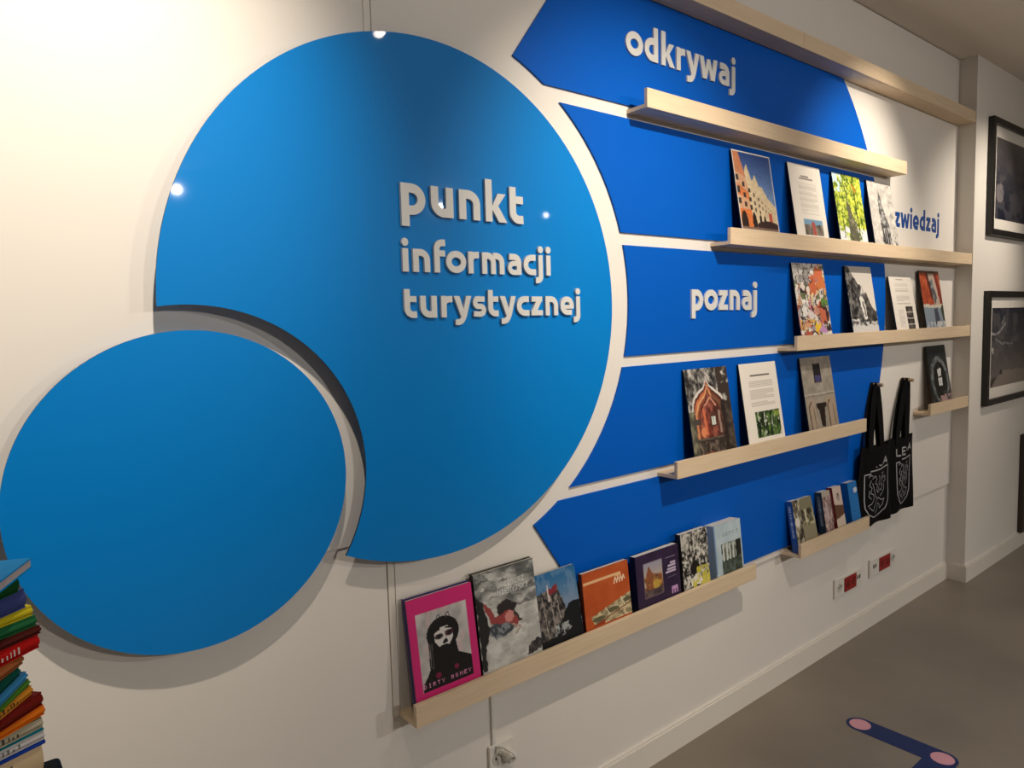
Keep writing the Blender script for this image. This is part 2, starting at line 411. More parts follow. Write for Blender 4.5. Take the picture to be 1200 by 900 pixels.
# ------------------------------------------------------------------ the five blue ray panels
ci, Ri = (1.0014, 1.5725), 0.6922
co, Ro = (2.2101, 1.5370), 1.2917
def xin(z): return ci[0]+math.sqrt(max(Ri*Ri-(z-ci[1])**2, 0))
def xout(z): return co[0]+math.sqrt(max(Ro*Ro-(z-co[1])**2, 0))
def panel(z0, z1, label, left=None):
    n = 24; zs = [z0+(z1-z0)*i/n for i in range(n+1)]
    right = [(xout(z), z) for z in zs]
    lf = left if left else [(xin(z), z) for z in zs[::-1]]
    o = MB().prism(right+lf, -0.0065, -0.0006).build('blue_panel', M_PANEL)
    return tag(o, label, 'wall panel', 'blue ray panels beside the large disc')
def inner(za, zb, n=10): return [(xin(za+(zb-za)*i/n), za+(zb-za)*i/n) for i in range(n+1)]
p1 = panel(2.1655, 2.5035, 'topmost blue panel, lettered odkrywaj, under the high ledge',
           [(1.4615, 2.5035), (1.377, 2.392), (1.2503, 2.2212)] + inner(2.2185, 2.1655, 6))
panel(1.7805, 2.1262, 'blue panel second from the top, holding the townhouse photo')
p3 = panel(1.3985, 1.7425, 'middle blue panel, lettered poznaj')
panel(1.0242, 1.3655, 'blue panel fourth from the top, behind the red gothic arch photo')
panel(0.5750, 0.9925, 'lowest blue panel, behind the row of standing books',
      inner(0.9925, 0.9394, 6)+[(1.384, 0.7895), (1.535, 0.575)])
lettering('odkrywaj', 1.698, 2.316, 0.0715, 0.566, -0.0125, -0.0061, M_LETTER, p1)
lettering('poznaj', 2.006, 1.537, 0.0720, 0.397, -0.0125, -0.0061, M_LETTER, p3)
lettering('zwiedzaj', 3.607, 1.921, 0.0720, 0.527, -0.0012, -0.0001, M_VINYL, bd)

# ------------------------------------------------------------------ picture ledges
LIP_O, LIP_I, BT = -0.083, -0.070, 0.012
def ledge(x0, x1, z, label, splits=(), y_back=0.0):
    root = empty('picture_ledge', (x0, 0, z), label, 'shelf', 'pale plywood picture ledges')
    L = x1-x0
    MB().box(0, L, LIP_I, y_back, 0, BT).build('base_board', M_WOOD, root, bevel=0.0008)
    cuts = [0]+[s-x0 for s in splits]+[L]
    for a, b in zip(cuts[:-1], cuts[1:]):
        MB().box(a+(0.0008 if a else 0), b-(0.0008 if b < L else 0), LIP_O, LIP_I-0.0003, 0, 0.057).build('front_lip', M_WOOD, root, bevel=0.001)
    return root
Z1, Z2, Z3, Z4, Z5, Z6, Z7 = 2.142, 1.759, 1.375, 0.994, 0.549, 0.5475, 0.990
XE = XC-0.004
ledge(1.60, XE, 2.504, 'highest plywood ledge, empty, running along the top of the wall', (2.602,))
ledge(1.702, 3.524, Z1, 'empty plywood ledge under the word odkrywaj')
ledge(2.128, XE, Z2, 'plywood ledge holding the townhouse, tree and steeple photos')
ledge(2.567, XE, Z3, 'plywood ledge holding the mural photo and the orange street photo')
ledge(1.829, 3.156, Z4, 'plywood ledge holding the gothic arch photo')
ledge(0.829, 2.287, Z5, 'lowest plywood ledge with seven large books in a row')
ledge(2.605, 3.198, Z6, 'short plywood ledge with five small guidebooks beside the black bags')
ledge(3.857, XE, Z7, 'short plywood ledge at the corner holding one dark photo')

# ------------------------------------------------------------------ pictures
W_, D_ = (238, 232, 222), (40, 40, 42)
def pic_town():
    c = Cv(84, 112, (60, 90, 150)); c.grad(0, (38, 66, 128), .6, (120, 150, 195))
    top = lambda u: -.12+.74*u**.85
    bot = lambda u: 1.02-.1*u
    c.poly([(0,top(0)),(.06,top(.06)),(.12,.06),(.2,.2),(.25,.28),(.28,.22),(.33,.16),(.38,.26),(.42,.36),(.47,.34),(.51,.28),(.56,.36),(.6,.43),(.66,.42),(.7,.46),(.78,.55),(.86,.6),(1,.68),(1,.95),(0,1)], (214, 194, 160))
    c.poly([(0,0),(.14,0),(.24,.26),(.31,.45),(.31,.95),(0,1)], (205, 160, 128))
    c.poly([(0,0),(.16,.02),(.26,.28),(.28,.33),(0,.27)], (196, 128, 92))
    c.poly([(0,.40),(.30,.52),(.32,.62),(0,.55)], (208, 122, 72)); c.poly([(0,.74),(.32,.74),(.34,.95),(0,1)], (212, 120, 66))
    r = random.Random(4)
    for i, s in enumerate([.06,.2,.33,.44,.54,.62,.7,.77,.83,.88,.93]):
        wd = .05*(1.05-s)
        for q in (.28,.46,.62):
            v = top(s)+.12+(bot(s)-top(s)-.12)*q*.9
            if v < .74: c.rect(s-wd*.8, v, s+wd*.6, v+.075*(1.1-s), (58, 52, 50))
    for s, rr, hh in ((.12,.085,.16),(.37,.055,.13),(.53,.035,.09),(.64,.028,.07)): c.ell(s, .93-.1*s, rr, hh, (42, 32, 30))
    c.rect(.76,.76,.84,.87,(190,80,66)); c.ell(.72,.93,.3,.07,(58,40,38)); c.rect(0,.95,1,1,(120,96,82))
    c.speck(c.U < -1, 9, 9, 1, D_, W_); n = c.noise(20, 26, 5); c.c *= (.88+.24*n)[...,None]
    e = .028; m = (c.U<e)|(c.U>1-e)|(c.V<e*.75)|(c.V>1-e*.75); c.put(m, (228, 222, 214)); return c
def pic_page(kind):
    c = Cv(84, 112, (236, 229, 219))
    if kind == 'b':
        c.rect(.36,.16,.6,.172,(120,112,106)); c.rect(.3,.19,.72,.202,(130,120,114))
        c.lines(.24,.8,.26,.70,16,(208,200,190),2,1,.45)
        c.rect(.26,.76,.84,.97,(120,160,190)); m = (c.U>.26)&(c.U<.84)&(c.V>.81)&(c.V<.97)
        c.speck(m&(c.V>.81+.03*c.noise(8,3,2)), 9, 6, 3, (60,54,50), (176,164,150)); c.poly([(.5,.8),(.54,.775),(.6,.8),(.62,.97),(.52,.97)], (172,84,78))
    elif kind == 'j':
        c.rect(.26,.155,.78,.172,(96,92,88)); c.lines(.2,.84,.24,.57,17,(188,182,174),5,1,.42)
        m = (c.U>.26)&(c.U<.92)&(c.V>.63)&(c.V<.965); c.speck(m, 9, 9, 7, (10,22,10), (96,128,62), 3, 2.6)
        n = c.noise(16,16,9); c.put(m&(n>.66), (190,196,178)); c.ell(.84,.68,.08,.04,(150,170,60),.7)
    else:
        c.rect(.3,.05,.62,.065,(110,106,102)); c.rect(0,0,1,.012,(215,208,198))
        for a, b in ((.12,.2),(.23,.3),(.36,.47),(.5,.56)): c.lines(.2,.78,a,b,5,(190,185,178),int(a*99),1,.45)
        c.lines(.2,.44,.62,.95,16,(196,190,184),8,1,.4)
        for i in range(4):
            m = (c.U>.54)&(c.U<.84)&(c.V>.56+.115*i)&(c.V<.66+.115*i); c.speck(m, 5, 9, 20+i, (24,22,22), (120,112,104))
    return c
def pic_tree():
    c = Cv(84, 112, (120, 150, 40), warp=0.05); c.speck(c.full(), 9, 12, 11, (62, 92, 20), (206, 214, 70), 4, 2.4)
    n = c.noise(24, 30, 13, 2); c.put(n > .64, (226, 232, 120)); c.put((c.U < .3)&(c.V < .28)&(c.noise(6,8,4) > .48), (190, 214, 226))
    c.put((c.V > .8)&(c.noise(8,10,5) > .42), (220, 222, 226))
    c.poly([(.40,.36),(.5,.46),(.55,.6),(.64,.72),(.72,1),(.38,1),(.36,.8),(.40,.6),(.36,.5)], (92, 92, 74))
    c.line([(.44,.35),(.38,.18)], .04, (96,104,62)); c.line([(.72,0),(.7,.4),(.74,.9)], .03, (52, 66, 26)); c.line([(.18,.95),(.2,.7)], .03, (60,60,44))
    c.poly([(.64,.1),(.8,.2),(.72,.28)], (168, 128, 40))
    c.speck((c.U>.4)&(c.U<.66)&(c.V>.55)&(c.noise(14,18,2)>.55), 6, 8, 8, (60,60,46), (150,146,120)); return c
def pic_steeple():
    c = Cv(84, 112, (205, 201, 194), warp=0.05); c.speck(c.full(), 8, 10, 31, (182,178,172), (226,222,214), 4)
    c.poly([(.42,.10),(.5,.3),(.54,.45),(.66,.62),(.74,1),(.34,1),(.36,.7),(.34,.5),(.36,.3)], (120,118,118))
    m = c.pmask([(.42,.10),(.5,.3),(.54,.45),(.66,.62),(.74,1),(.34,1),(.36,.7),(.34,.5),(.36,.3)])
    c.speck(m, 12, 16, 33, (40,40,42), (190,188,186), 3, 2.4)
    for u in (.44,.53,.62): c.line([(u,1),(u-.04,.78)], .045, (28,28,30))
    c.put((c.U>.8)&(c.noise(10,14,8)>.64), (130,128,124)); c.poly([(.86,1),(.9,.94),(.96,1)], (70,66,64)); return c
def pic_mural():
    c = Cv(84, 112, (220, 214, 206), warp=0.16); r = random.Random(6)
    pal = [(224,220,214),(196,96,60),(222,170,80),(204,140,150),(236,230,222),(226,214,204),(110,120,80),(176,84,62),(160,144,160),(226,206,150),(210,156,124),(60,48,52),(206,200,194)]
    for i in range(230):
        u, v, a, b = r.random(), r.random(), r.uniform(.02,.11), r.uniform(.015,.07)
        k = r.choice(pal) if v > .3 or u > .55 else (r.choice([(220,216,210),(200,196,192),(160,156,154)]))
        c.ell(u, v, a*1.18, b*1.14, (46,38,40)); c.ell(u, v, a, b, k)
    c.ell(.80,.16,.13,.12,(208,112,76)); c.ell(.58,.3,.12,.14,(196,104,70)); c.ell(.5,.25,.05,.03,(60,30,34)); c.ell(.84,.3,.14,.08,(206,120,70))
    c.ell(.8,.72,.15,.15,(66,40,40)); c.ell(.76,.74,.11,.13,(190,104,76)); c.ell(.9,.56,.14,.05,(92,132,62)); c.ell(.56,.9,.1,.06,(230,190,60)); c.ell(.74,.94,.13,.05,(186,140,190))
    c.ell(.4,.72,.08,.07,(210,206,200)); c.line([(.36,.1),(.3,.2),(.4,.32)], .03, (60,56,58)); return c
def pic_street():
    c = Cv(84, 112, (206, 200, 192), warp=0.06); c.grad(0, (198,193,187), .5, (222,214,204))
    m = c.pmask([(0,0),(.1,.02),(.22,.12),(.4,.25),(.56,.32),(.66,.5),(.66,.85),(0,.9)]); c.speck(m, 10, 14, 41, (24,24,26), (128,126,124), 3, 2.2)
    c.poly([(.48,.42),(.54,.3),(.6,.42)], (206,200,194)); c.poly([(.4,.5),(.46,.45),(.58,.52),(.66,.82),(.5,.82)], (224,220,214)); c.line([(.52,.56),(.56,.76)], .05, (90,88,86))
    m = c.pmask([(.58,.5),(.66,.4),(.84,.62),(1,.72),(1,.85),(.62,.85)]); c.speck(m, 12, 14, 42, (30,30,32), (110,106,102), 3, 2)
    c.put((c.V>.85)|((c.V>.82)&(c.U<.3)), (206,204,202)); c.speck((c.V>.84)&(c.V<.9)&(c.noise(9,9,4)>.45), 9, 9, 43, (30,30,32), (150,148,146)); return c
def pic_orange():
    c = Cv(84, 112, (186, 84, 52), warp=0.05); c.speck(c.full(), 6, 8, 51, (150,58,34), (206,104,66)); c.rect(0,0,1,.05,(92,70,58))
    c.poly([(.42,.05),(.72,.05),(.86,.6),(.6,.62),(.52,.4)], (196,176,160)); c.speck(c.pmask([(.44,.2),(.6,.14),(.74,.5),(.62,.6)]), 9, 12, 52, (44,48,54), (160,166,170), 3, 2)
    c.poly([(.3,.05),(.42,.05),(.56,.5),(.46,.52)], (92,40,30)); c.poly([(.74,.05),(.86,.05),(1,.5),(1,.6),(.88,.6)], (130,52,40))
    c.rect(0,.60,1,.68,(206,198,184)); c.put(c.V > .66, (132,146,160)); c.poly([(.5,.66),(.66,.66),(.8,1),(.5,1)], (70,74,88)); c.poly([(.84,.66),(1,.6),(1,1),(.94,1)], (64,70,52))
    c.put((c.V>.9)&(c.noise(9,12,3)>.5), (196,196,198)); return c
def pic_arch():
    c = Cv(100, 140, (110, 108, 104), warp=0.025); c.speck(c.full(), 9, 9, 61, (36,34,34), (196,192,184), 4, 2.6); c.put((c.U>.72)&(c.noise(5,8,2)>.4), (58,48,42))
    def ogee(s, v0): # pointed ogee outline
        L = [(0,0),(-.012,.05),(-.04,.10),(-.10,.15),(-.19,.195),(-.28,.25),(-.34,.33),(-.365,.43),(-.365,.55),(-.355,.80)]
        L = [(.47+x*s, v0+y*.95) for x, y in L]; return L+[(.94-x, y) for x, y in L[::-1][:-1]]
    c.poly(ogee(1.06,.09), (214,206,198)); c.poly(ogee(1.0,.12), (92,46,36)); c.poly(ogee(.94,.15), (196,110,74)); c.poly(ogee(.86,.18), (208,160,112)); c.poly(ogee(.80,.21), (140,70,52)); c.poly(ogee(.7,.24), (74,34,28))
    m = c.pmask(ogee(.66,.27)); c.speck(m, 9, 12, 62, (70,28,24), (176,104,84), 3, 2)
    c.put(c.pmask(ogee(1.0,.12))&(c.U>.5)&(c.U>.48+.2*c.V), (60,34,28), .6)
    c.poly([(.46,.62),(.47,.56),(.53,.53),(.6,.56),(.61,.7),(.47,.72)], (84,52,42)); c.rect(.49,.585,.58,.69,(206,214,206)); c.rect(.53,.58,.54,.7,(110,110,104))
    c.line([(.33,.5),(.36,.78)], .05, (206,110,76)); c.line([(.4,.52),(.42,.8)], .035, (120,48,38)); c.ell(.28,.76,.06,.06,(214,132,90))
    c.line([(.68,.54),(.68,.78)], .05, (150,126,112)); c.line([(.36,.45),(.52,.36),(.62,.46)], .03, (196,136,112))
    c.rect(0,.83,1,1,(52,42,36)); c.rect(.05,.83,.95,.85,(96,84,74)); c.speck((c.V>.87)&(c.noise(14,10,4)>.5), 12, 10, 63, (40,34,30), (124,110,96))
    m = (c.U>.74)&(c.V>.42); c.speck(m, 7, 10, 64, (30,26,24), (96,84,72)); c.rect(.76,.4,.84,1,(40,28,24),.7)
    m = (c.U<.14)&(c.V>.5); c.speck(m, 7, 10, 65, (60,58,48), (140,136,112)); c.rect(.06,.6,.22,.67,(70,66,62)); return c
def pic_grey():
    c = Cv(84, 112, (150, 142, 130), warp=0.012); c.speck(c.full(), 6, 8, 71, (136,128,117), (164,156,143))
    c.rect(.38,.10,.62,.37,(34,30,34)); c.rect(.42,.27,.6,.36,(70,66,110)); c.rect(0,.52,1,.545,(176,168,154)); c.rect(0,.545,1,.56,(118,110,100))
    for u0, u1 in ((.06,.3),(.66,.94)):
        c.rect(u0,.62,u1,1,(166,148,130)); c.ell((u0+u1)/2,.63,(u1-u0)/2,.05,(166,148,130))
        c.line([(u0+.06,1),(u0+.04,.7),(u0+.12,.64)], .04, (98,82,70)); c.line([(u1-.05,1),(u1-.06,.72)], .03, (120,102,88))
    c.poly([(.34,.66),(.66,.66),(.66,.72),(.6,.74),(.56,1),(.44,1),(.4,.76),(.34,.72)], (38,26,20)); return c
def pic_dark():
    c = Cv(84, 112, (34, 38, 40), warp=0.05); c.rect(0,0,1,.2,(30,38,42)); c.ell(.5,.62,.46,.42,(92,98,100)); c.speck(((c.U-.5)/.46)**2+((c.V-.62)/.42)**2<1, 9, 12, 81, (58,64,66), (136,142,142), 3, 2)
    c.ell(.52,.66,.33,.36,(18,20,22)); c.rect(.42,.42,.6,.74,(226,228,226)); c.rect(.495,.4,.515,.76,(24,24,26)); c.rect(.4,.56,.62,.585,(24,24,26))
    c.put((c.V>.9)&(c.U>.4), (170,140,140)); c.put((c.V>.84)&(c.noise(8,8,2)>.55), (84,80,80)); return c

PH, PW, PT = 0.335, 0.246, 0.005
def photo(x, zb, cv, label, yb=-0.0675, h=PH, wd=PW, t=PT, edge=None, roll=0.0, gap=0.010):
    """board leaning on a ledge: foot at the lip, head on the wall"""
    zz = zb+BT+0.0005
    th = -math.asin((-yb-t-gap)/h)
    o = MB().box(0, wd, -t, 0, 0, h).build('photo_board', edge or M_BLACK, None)  # default black back and edges put the shade behind the board into colour
    o.location = (x, yb+t, zz); o.rotation_euler = (th, roll, 0)
    tag(o, label, 'photo board', 'photo and text boards on the ledges')
    picture('print', cv, wd, h, -t-0.0004, o)
    return o
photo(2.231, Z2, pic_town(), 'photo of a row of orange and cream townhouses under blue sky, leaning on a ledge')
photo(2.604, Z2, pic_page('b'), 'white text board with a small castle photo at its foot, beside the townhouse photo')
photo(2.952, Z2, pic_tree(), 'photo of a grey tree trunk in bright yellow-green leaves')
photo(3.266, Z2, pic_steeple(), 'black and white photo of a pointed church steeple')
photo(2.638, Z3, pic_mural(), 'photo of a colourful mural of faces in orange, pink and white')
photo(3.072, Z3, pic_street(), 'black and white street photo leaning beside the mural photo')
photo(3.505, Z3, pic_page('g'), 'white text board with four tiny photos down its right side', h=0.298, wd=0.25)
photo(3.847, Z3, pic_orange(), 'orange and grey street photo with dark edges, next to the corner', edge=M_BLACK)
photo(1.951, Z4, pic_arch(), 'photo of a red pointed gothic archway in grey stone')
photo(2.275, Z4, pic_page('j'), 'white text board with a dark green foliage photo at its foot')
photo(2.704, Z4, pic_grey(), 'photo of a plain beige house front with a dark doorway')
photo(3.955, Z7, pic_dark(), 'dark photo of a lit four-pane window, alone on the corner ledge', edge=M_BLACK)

# ------------------------------------------------------------------ books on the ledges
def book(x, zb, w_, h_, t, cv, spine, label, yb=-0.0675, gap=0.008, pages_top=True, group='books standing on the ledges', back=None, spine_cv=None, nudge=0.0):
    root = empty('book', (x, yb+t, zb+BT+0.0005), label, 'book', group)
    th = -math.asin(max(-yb-t-gap-nudge, 0)/h_); root.rotation_euler = (th, 0, 0)
    ct = min(0.0020, t*0.14)
    cover = MB().box(0, w_, -t, -t+ct, 0, h_).box(0, w_, -ct, 0, 0, h_).box(0, ct, -t+ct, -ct, 0, h_).build('cover', spine, root)
    MB().box(ct, w_-0.003, -t+ct+0.0001, -ct-0.0001, 0.003, h_-0.0003).build('pages', M_PAGES, root)
    if cv is not None: picture('cover_print', cv, w_, h_, -t-0.0004, root)
    if spine_cv is not None:
        s = picture('spine_print', spine_cv, t, h_, 0, root); s.rotation_euler = (0, 0, -PI/2); s.location = (-0.0004, 0, 0)
    return root
def c_pink():
    c = Cv(120, 174, (206, 40, 116), vis=0.842); c.rect(.12,.17,.88,.965,(190,184,182)); m = (c.U>.12)&(c.U<.88)&(c.V>.17)&(c.V<.965)
    c.speck(m, 4, 5, 91, (164,162,162), (206,200,198)); c.put(m&(c.noise(4,4,12)>.62), (206,176,180), .6)
    K = (14, 12, 14)
    c.ell(.49,.43,.245,.17,K); c.poly([(.26,.42),(.5,.42),(.5,.8),(.25,.8)], K); c.poly([(.34,.5),(.66,.5),(.7,.72),(.34,.72)], K)
    c.poly([(.34,.62),(.66,.66),(.80,.715),(.88,.75),(.88,.965),(.12,.965),(.14,.88),(.22,.80)], K)
    c.poly([(.355,.42),(.45,.37),(.56,.37),(.62,.40),(.635,.50),(.56,.575),(.49,.60),(.42,.565),(.36,.50)], (212,208,206))
    c.ell(.49,.585,.09,.035,K); c.ell(.425,.455,.065,.028,(60,52,54)); c.ell(.425,.455,.028,.02,(16,14,16)); c.ell(.58,.445,.068,.032,(70,34,44)); c.ell(.585,.448,.028,.02,(16,14,16))
    c.poly([(.46,.54),(.5,.50),(.54,.50),(.555,.535),(.51,.545)], (24,18,20)); c.line([(.515,.42),(.53,.5)], .012, (150,146,146))
    c.line([(.365,.40),(.44,.385)], .02, K); c.line([(.54,.385),(.62,.40)], .022, K)
    for a in (.42,.56): c.line([(a,.29),(a,.245),(a+.04,.235),(a+.05,.28)], .012, (60,56,58))
    c.line([(.28,.5),(.27,.74)], .012, (120,114,114)); c.line([(.31,.5),(.3,.76)], .01, (90,86,86))
    c.ell(.36,.84,.04,.03,(120,24,60)); c.ell(.64,.815,.035,.026,(120,24,60)); c.line([(.5,.7),(.5,.95)], .008, (90,86,88))
    c.text('DIRTY MONEY', .13, .885, .045, (232,150,190), .068); c.rect(.1,.94,.92,.943,(232,170,200)); return c
def c_river():
    c = Cv(120, 168, (150, 150, 148), vis=0.85, warp=0.07); c.speck(c.full(), 2, 11, 101, (84,86,86), (196,196,192), 4, 2.2)
    m = (c.V > .45); c.speck(m, 3, 8, 102, (156,156,152), (222,222,216), 4, 1.6); c.put((c.V<.3)&(c.noise(3,10,5)>.52), (84,86,86), .7)
    c.poly([(0,.2),(.1,.3),(.16,.5),(.2,.62),(.12,.72),(.06,1),(0,1)], (34,34,34))
    c.ell(.47,.44,.16,.085,(44,40,40)); c.poly([(.1,.32),(.2,.38),(.3,.5),(.5,.46),(.62,.54),(.7,.58),(.6,.66),(.4,.64),(.22,.56)], (150,66,66))
    c.ell(.52,.53,.08,.05,(206,136,130)); c.ell(.36,.64,.2,.075,(66,72,80)); c.put((((c.U-.36)/.2)**2+((c.V-.64)/.08)**2<1)&(c.noise(9,12,3)>.52), (130,136,142)); c.line([(.55,.62),(.66,.68),(.6,.72)], .03, (170,150,140)); c.line([(.6,.5),(.7,.6)], .03, (60,54,52))
    c.poly([(.78,.92),(.86,.86),(1,.87),(1,1),(.74,1)], (44,42,44)); c.speck((c.pmask([(.78,.92),(.86,.86),(1,.87),(1,1),(.74,1)])), 10, 14, 9, (30,28,30), (86,82,84))
    c.text('GRZEGORZ', .36, .155, .052, (214,216,214), .058); c.text('NIEMYJSKI', .36, .232, .055, (220,222,220), .058); c.ell(.12,.17,.03,.02,(200,200,198)); return c
def c_house():
    c = Cv(96, 130, (60, 96, 140), vis=0.815, warp=0.06); c.grad(0, (24,96,150), .5, (120,140,168)); c.put(c.noise(4,4,7)>.55, (120,144,176), .5)
    c.poly([(.05,.28),(.3,.26),(.5,.2),(.58,.4),(.68,.6),(.7,.8),(.6,1),(0,1),(0,.3)], (66,60,58)); m = c.pmask([(.05,.28),(.3,.26),(.5,.2),(.58,.4),(.68,.6),(.7,.8),(.6,1),(0,1),(0,.3)])
    c.speck(m, 11, 13, 111, (24,22,24), (138,130,124), 3, 2.4); c.poly([(.28,.26),(.5,.2),(.5,.3),(.3,.34)], (130,44,54)); c.line([(.29,.2),(.29,.42)], .035, (206,196,190))
    for u in (.14,.32,.48): c.line([(u,.36),(u+.04,.95)], .02, (160,152,144))
    c.poly([(.6,.62),(.74,.54),(1,.52),(1,1),(.5,1)], (12,18,22)); c.poly([(.4,.8),(.6,.68),(.8,.8),(.6,.95),(.36,.95)], (18,18,20)); c.speck((c.V>.78)&(c.U>.32)&(c.U<.74)&(c.noise(9,12,6)>.56), 8, 8, 5, (90,96,100), (190,194,194)); c.put((c.V>.93), (16,18,20)); return c
def c_orange():
    c = Cv(100, 132, (184, 82, 34), vis=0.785, warp=0); c.speck(c.full(), 3, 3, 121, (176,76,30), (190,88,40))
    c.rect(.02,.17,.82,.225,(232,186,138)); c.rect(.70,.2,.82,.24,(232,186,138)); 
    for k, u in enumerate((.66,.72,.78,.84)): c.line([(u,.36),(u+.03,.25),(u+.06,.33)], .02, (240,214,180))
    c.poly([(.12,.82),(1,.60),(1,1),(.2,1)], (206,190,152)); m = c.pmask([(.12,.82),(1,.60),(1,1),(.2,1)]); c.speck(m&(c.noise(8,9,4)>.46), 7, 9, 122, (120,110,84), (196,180,142))
    for a, b, d in ((.2,.86,.13),(.5,.78,.14),(.84,.69,.1)): c.ell(a+.08,b+.03,d,.045,(96,92,66))
    c.line([(.44,.74),(.52,.9)], .02, (224,212,180)); c.line([(.78,.65),(.86,.83)], .02, (224,212,180)); c.line([(.18,.985),(1,.79)], .022, (120,70,40)); c.poly([(.16,1),(.2,.985),(.42,.94),(.4,1)], (150,60,36)); return c
def c_purple():
    c = Cv(104, 96, (46, 30, 62), vis=0.78, warp=0); c.speck(c.full(), 3, 3, 131, (40,26,56), (52,34,68)); c.rect(.16,.19,.60,.88,(120,100,110)); m = (c.U>.17)&(c.U<.59)&(c.V>.2)&(c.V<.87)
    c.grad(.2,(150,150,170),.55,(190,170,150),m); c.put(c.pmask([(.2,.5),(.28,.25),(.36,.42),(.58,.5),(.58,.87),(.2,.87)]), (140,82,52)); c.speck(m&(c.V>.45)&(c.noise(9,9,3)>.5), 8, 8, 132, (84,50,44), (206,150,70)); c.ell(.44,.66,.08,.1,(206,180,70),.7); c.speck(m&(c.V>.74), 6, 6, 5, (60,48,54), (110,92,90))
    c.lines(.68,.9,.21,.24,1,(150,130,160),2); 
    for i, (a, b) in enumerate(((.78,.32),(.72,.38),(.70,.44),(.66,.50))): c.rect(a,b,.9,b+.035,(196,180,206))
    c.rect(.7,.62,.9,.63,(120,100,130)); c.rect(.78,.83,.92,.97,(196,150,200)); c.rect(.81,.9,.835,.97,(60,36,76)); c.rect(.865,.9,.89,.97,(60,36,76)); return c
def c_crowd():
    c = Cv(80, 120, (90, 88, 84), vis=0.8, warp=0.06); c.speck(c.full(), 10, 13, 141, (14,14,14), (214,210,200), 4, 3.2); c.put((c.V<.3)&(c.noise(16,6,3)>.55), (190,186,178)); c.ell(.45,.68,.18,.14,(20,18,18))
    c.poly([(.3,.86),(.5,.78),(.7,.9),(.72,1),(.28,1)], (226,222,214)); c.put((c.V>.68)&(c.U>.5)&(c.noise(8,9,8)>.5), (196,186,70)); c.put((c.V>.88)&(c.U>.34)&(c.noise(8,9,2)>.48), (206,198,90)); return c
def c_pale():
    c = Cv(80, 112, (178, 196, 206), vis=0.79, warp=0); c.speck(c.full(), 3, 3, 151, (168,188,198), (190,206,214)); c.rect(0,0,.05,1,(120,150,190))
    c.text('OLESNICA', .3, .2, .07, (70,84,96), .075, .8); m = (c.U>.22)&(c.U<.95)&(c.V>.42); c.speck(m, 8, 6, 152, (34,38,34), (176,184,176), 3, 2.6); c.rect(.76,.42,.95,.8,(30,32,30)); c.speck(m&(c.V>.76), 9, 9, 4, (40,50,44), (100,112,104))
    for u in (.3,.42,.54,.66): c.line([(u,.46),(u,.76)], .05, (200,206,200))
    return c
PINKB = mat('deep_violet_cover', (52, 34, 96), 0.4, noise=0.05); DGREY = mat('charcoal_cover', (44, 44, 44), 0.45, noise=0.05)
BLUB = mat('blue_black_cover', (24, 34, 46), 0.45, noise=0.05); RUST = mat('rust_cover', (120, 50, 24), 0.5, noise=0.05)
PURP = mat('dark_indigo_cover', (30, 24, 48), 0.45, noise=0.05); BLKB = mat('near_black_cover', (24, 24, 26), 0.45, noise=0.05)
PALEB = mat('pale_blue_cover', (150, 172, 192), 0.5, noise=0.05)
LB = 'large books on the lowest ledge'
book(0.843, Z5, 0.196, 0.284, 0.008, c_pink(), PINKB, 'pink magazine with a black-hooded pale face, first on the lowest ledge', group=LB, gap=0.020)
book(0.842, Z5, 0.196, 0.287, 0.008, None, PINKB, 'second violet-spined magazine hidden behind the pink one', group=LB, yb=-0.0585, gap=0.010)
book(1.046, Z5, 0.206, 0.298, 0.008, c_river(), DGREY, 'grey book with a river photo and a red-sleeved figure on its cover', group=LB, gap=0.020)
book(1.046, Z5, 0.206, 0.300, 0.006, None, DGREY, 'thin dark copy standing behind the grey river book', group=LB, yb=-0.0585, gap=0.011)
book(1.257, Z5, 0.160, 0.241, 0.010, c_house(), BLUB, 'dark blue book with a photo of an old ruined timber house', group=LB, gap=0.012)
book(1.424, Z5, 0.200, 0.208, 0.016, c_orange(), RUST, 'rust orange book with a strip of old pictures across it', group=LB, nudge=0.022)
book(1.655, Z5, 0.214, 0.205, 0.024, c_purple(), PURP, 'squarish dark purple book with a small castle picture', group=LB, gap=0.010, nudge=0.016)
book(1.885, Z5, 0.146, 0.228, 0.022, c_crowd(), BLKB, 'black and white book with a crowd photo and yellow flecks', group=LB, gap=0.010, nudge=0.016)
book(2.072, Z5, 0.164, 0.216, 0.040, c_pale(), PALEB, 'thick pale blue book, last on the lowest ledge', group=LB, gap=0.006)
def c_small(kind):
    c = Cv(48, 80, (120, 116, 96), vis=0.78, warp=0.05)
    if kind == 0: c.speck(c.full(), 4, 6, 161, (40,36,30), (196,186,164), 3, 2.6); c.ell(.4,.55,.3,.12,(220,214,204))
    if kind == 1:
        c.c[:] = (126,122,98); c.speck((c.V>.28)&(c.V<.7), 5, 7, 162, (40,38,30), (196,188,150), 3, 2.4); c.put(c.V>.7, (140,134,110)); c.rect(.3,.3,.42,.62,(206,200,170))
    if kind == 2: c.speck(c.full(), 5, 8, 163, (96,72,70), (206,184,178), 3, 2.2); c.rect(.3,.3,.5,.8,(190,170,176)); c.rect(0,0,1,.14,(176,166,150))
    if kind == 3: c.c[:] = (206,186,176); c.put(c.V>.5+.1*(c.U-.5), (96,66,48)); c.put(c.V>.86-.1*c.U, (206,190,176)); c.ell(.55,.28,.14,.1,(90,80,84)); c.ell(.55,.3,.06,.06,(190,180,176))
    if kind == 4: c.c[:] = (24,112,186); c.ell(.75,.25,.2,.07,(200,206,220)); c.rect(.1,.8,.9,.81,(16,80,140))
    return c
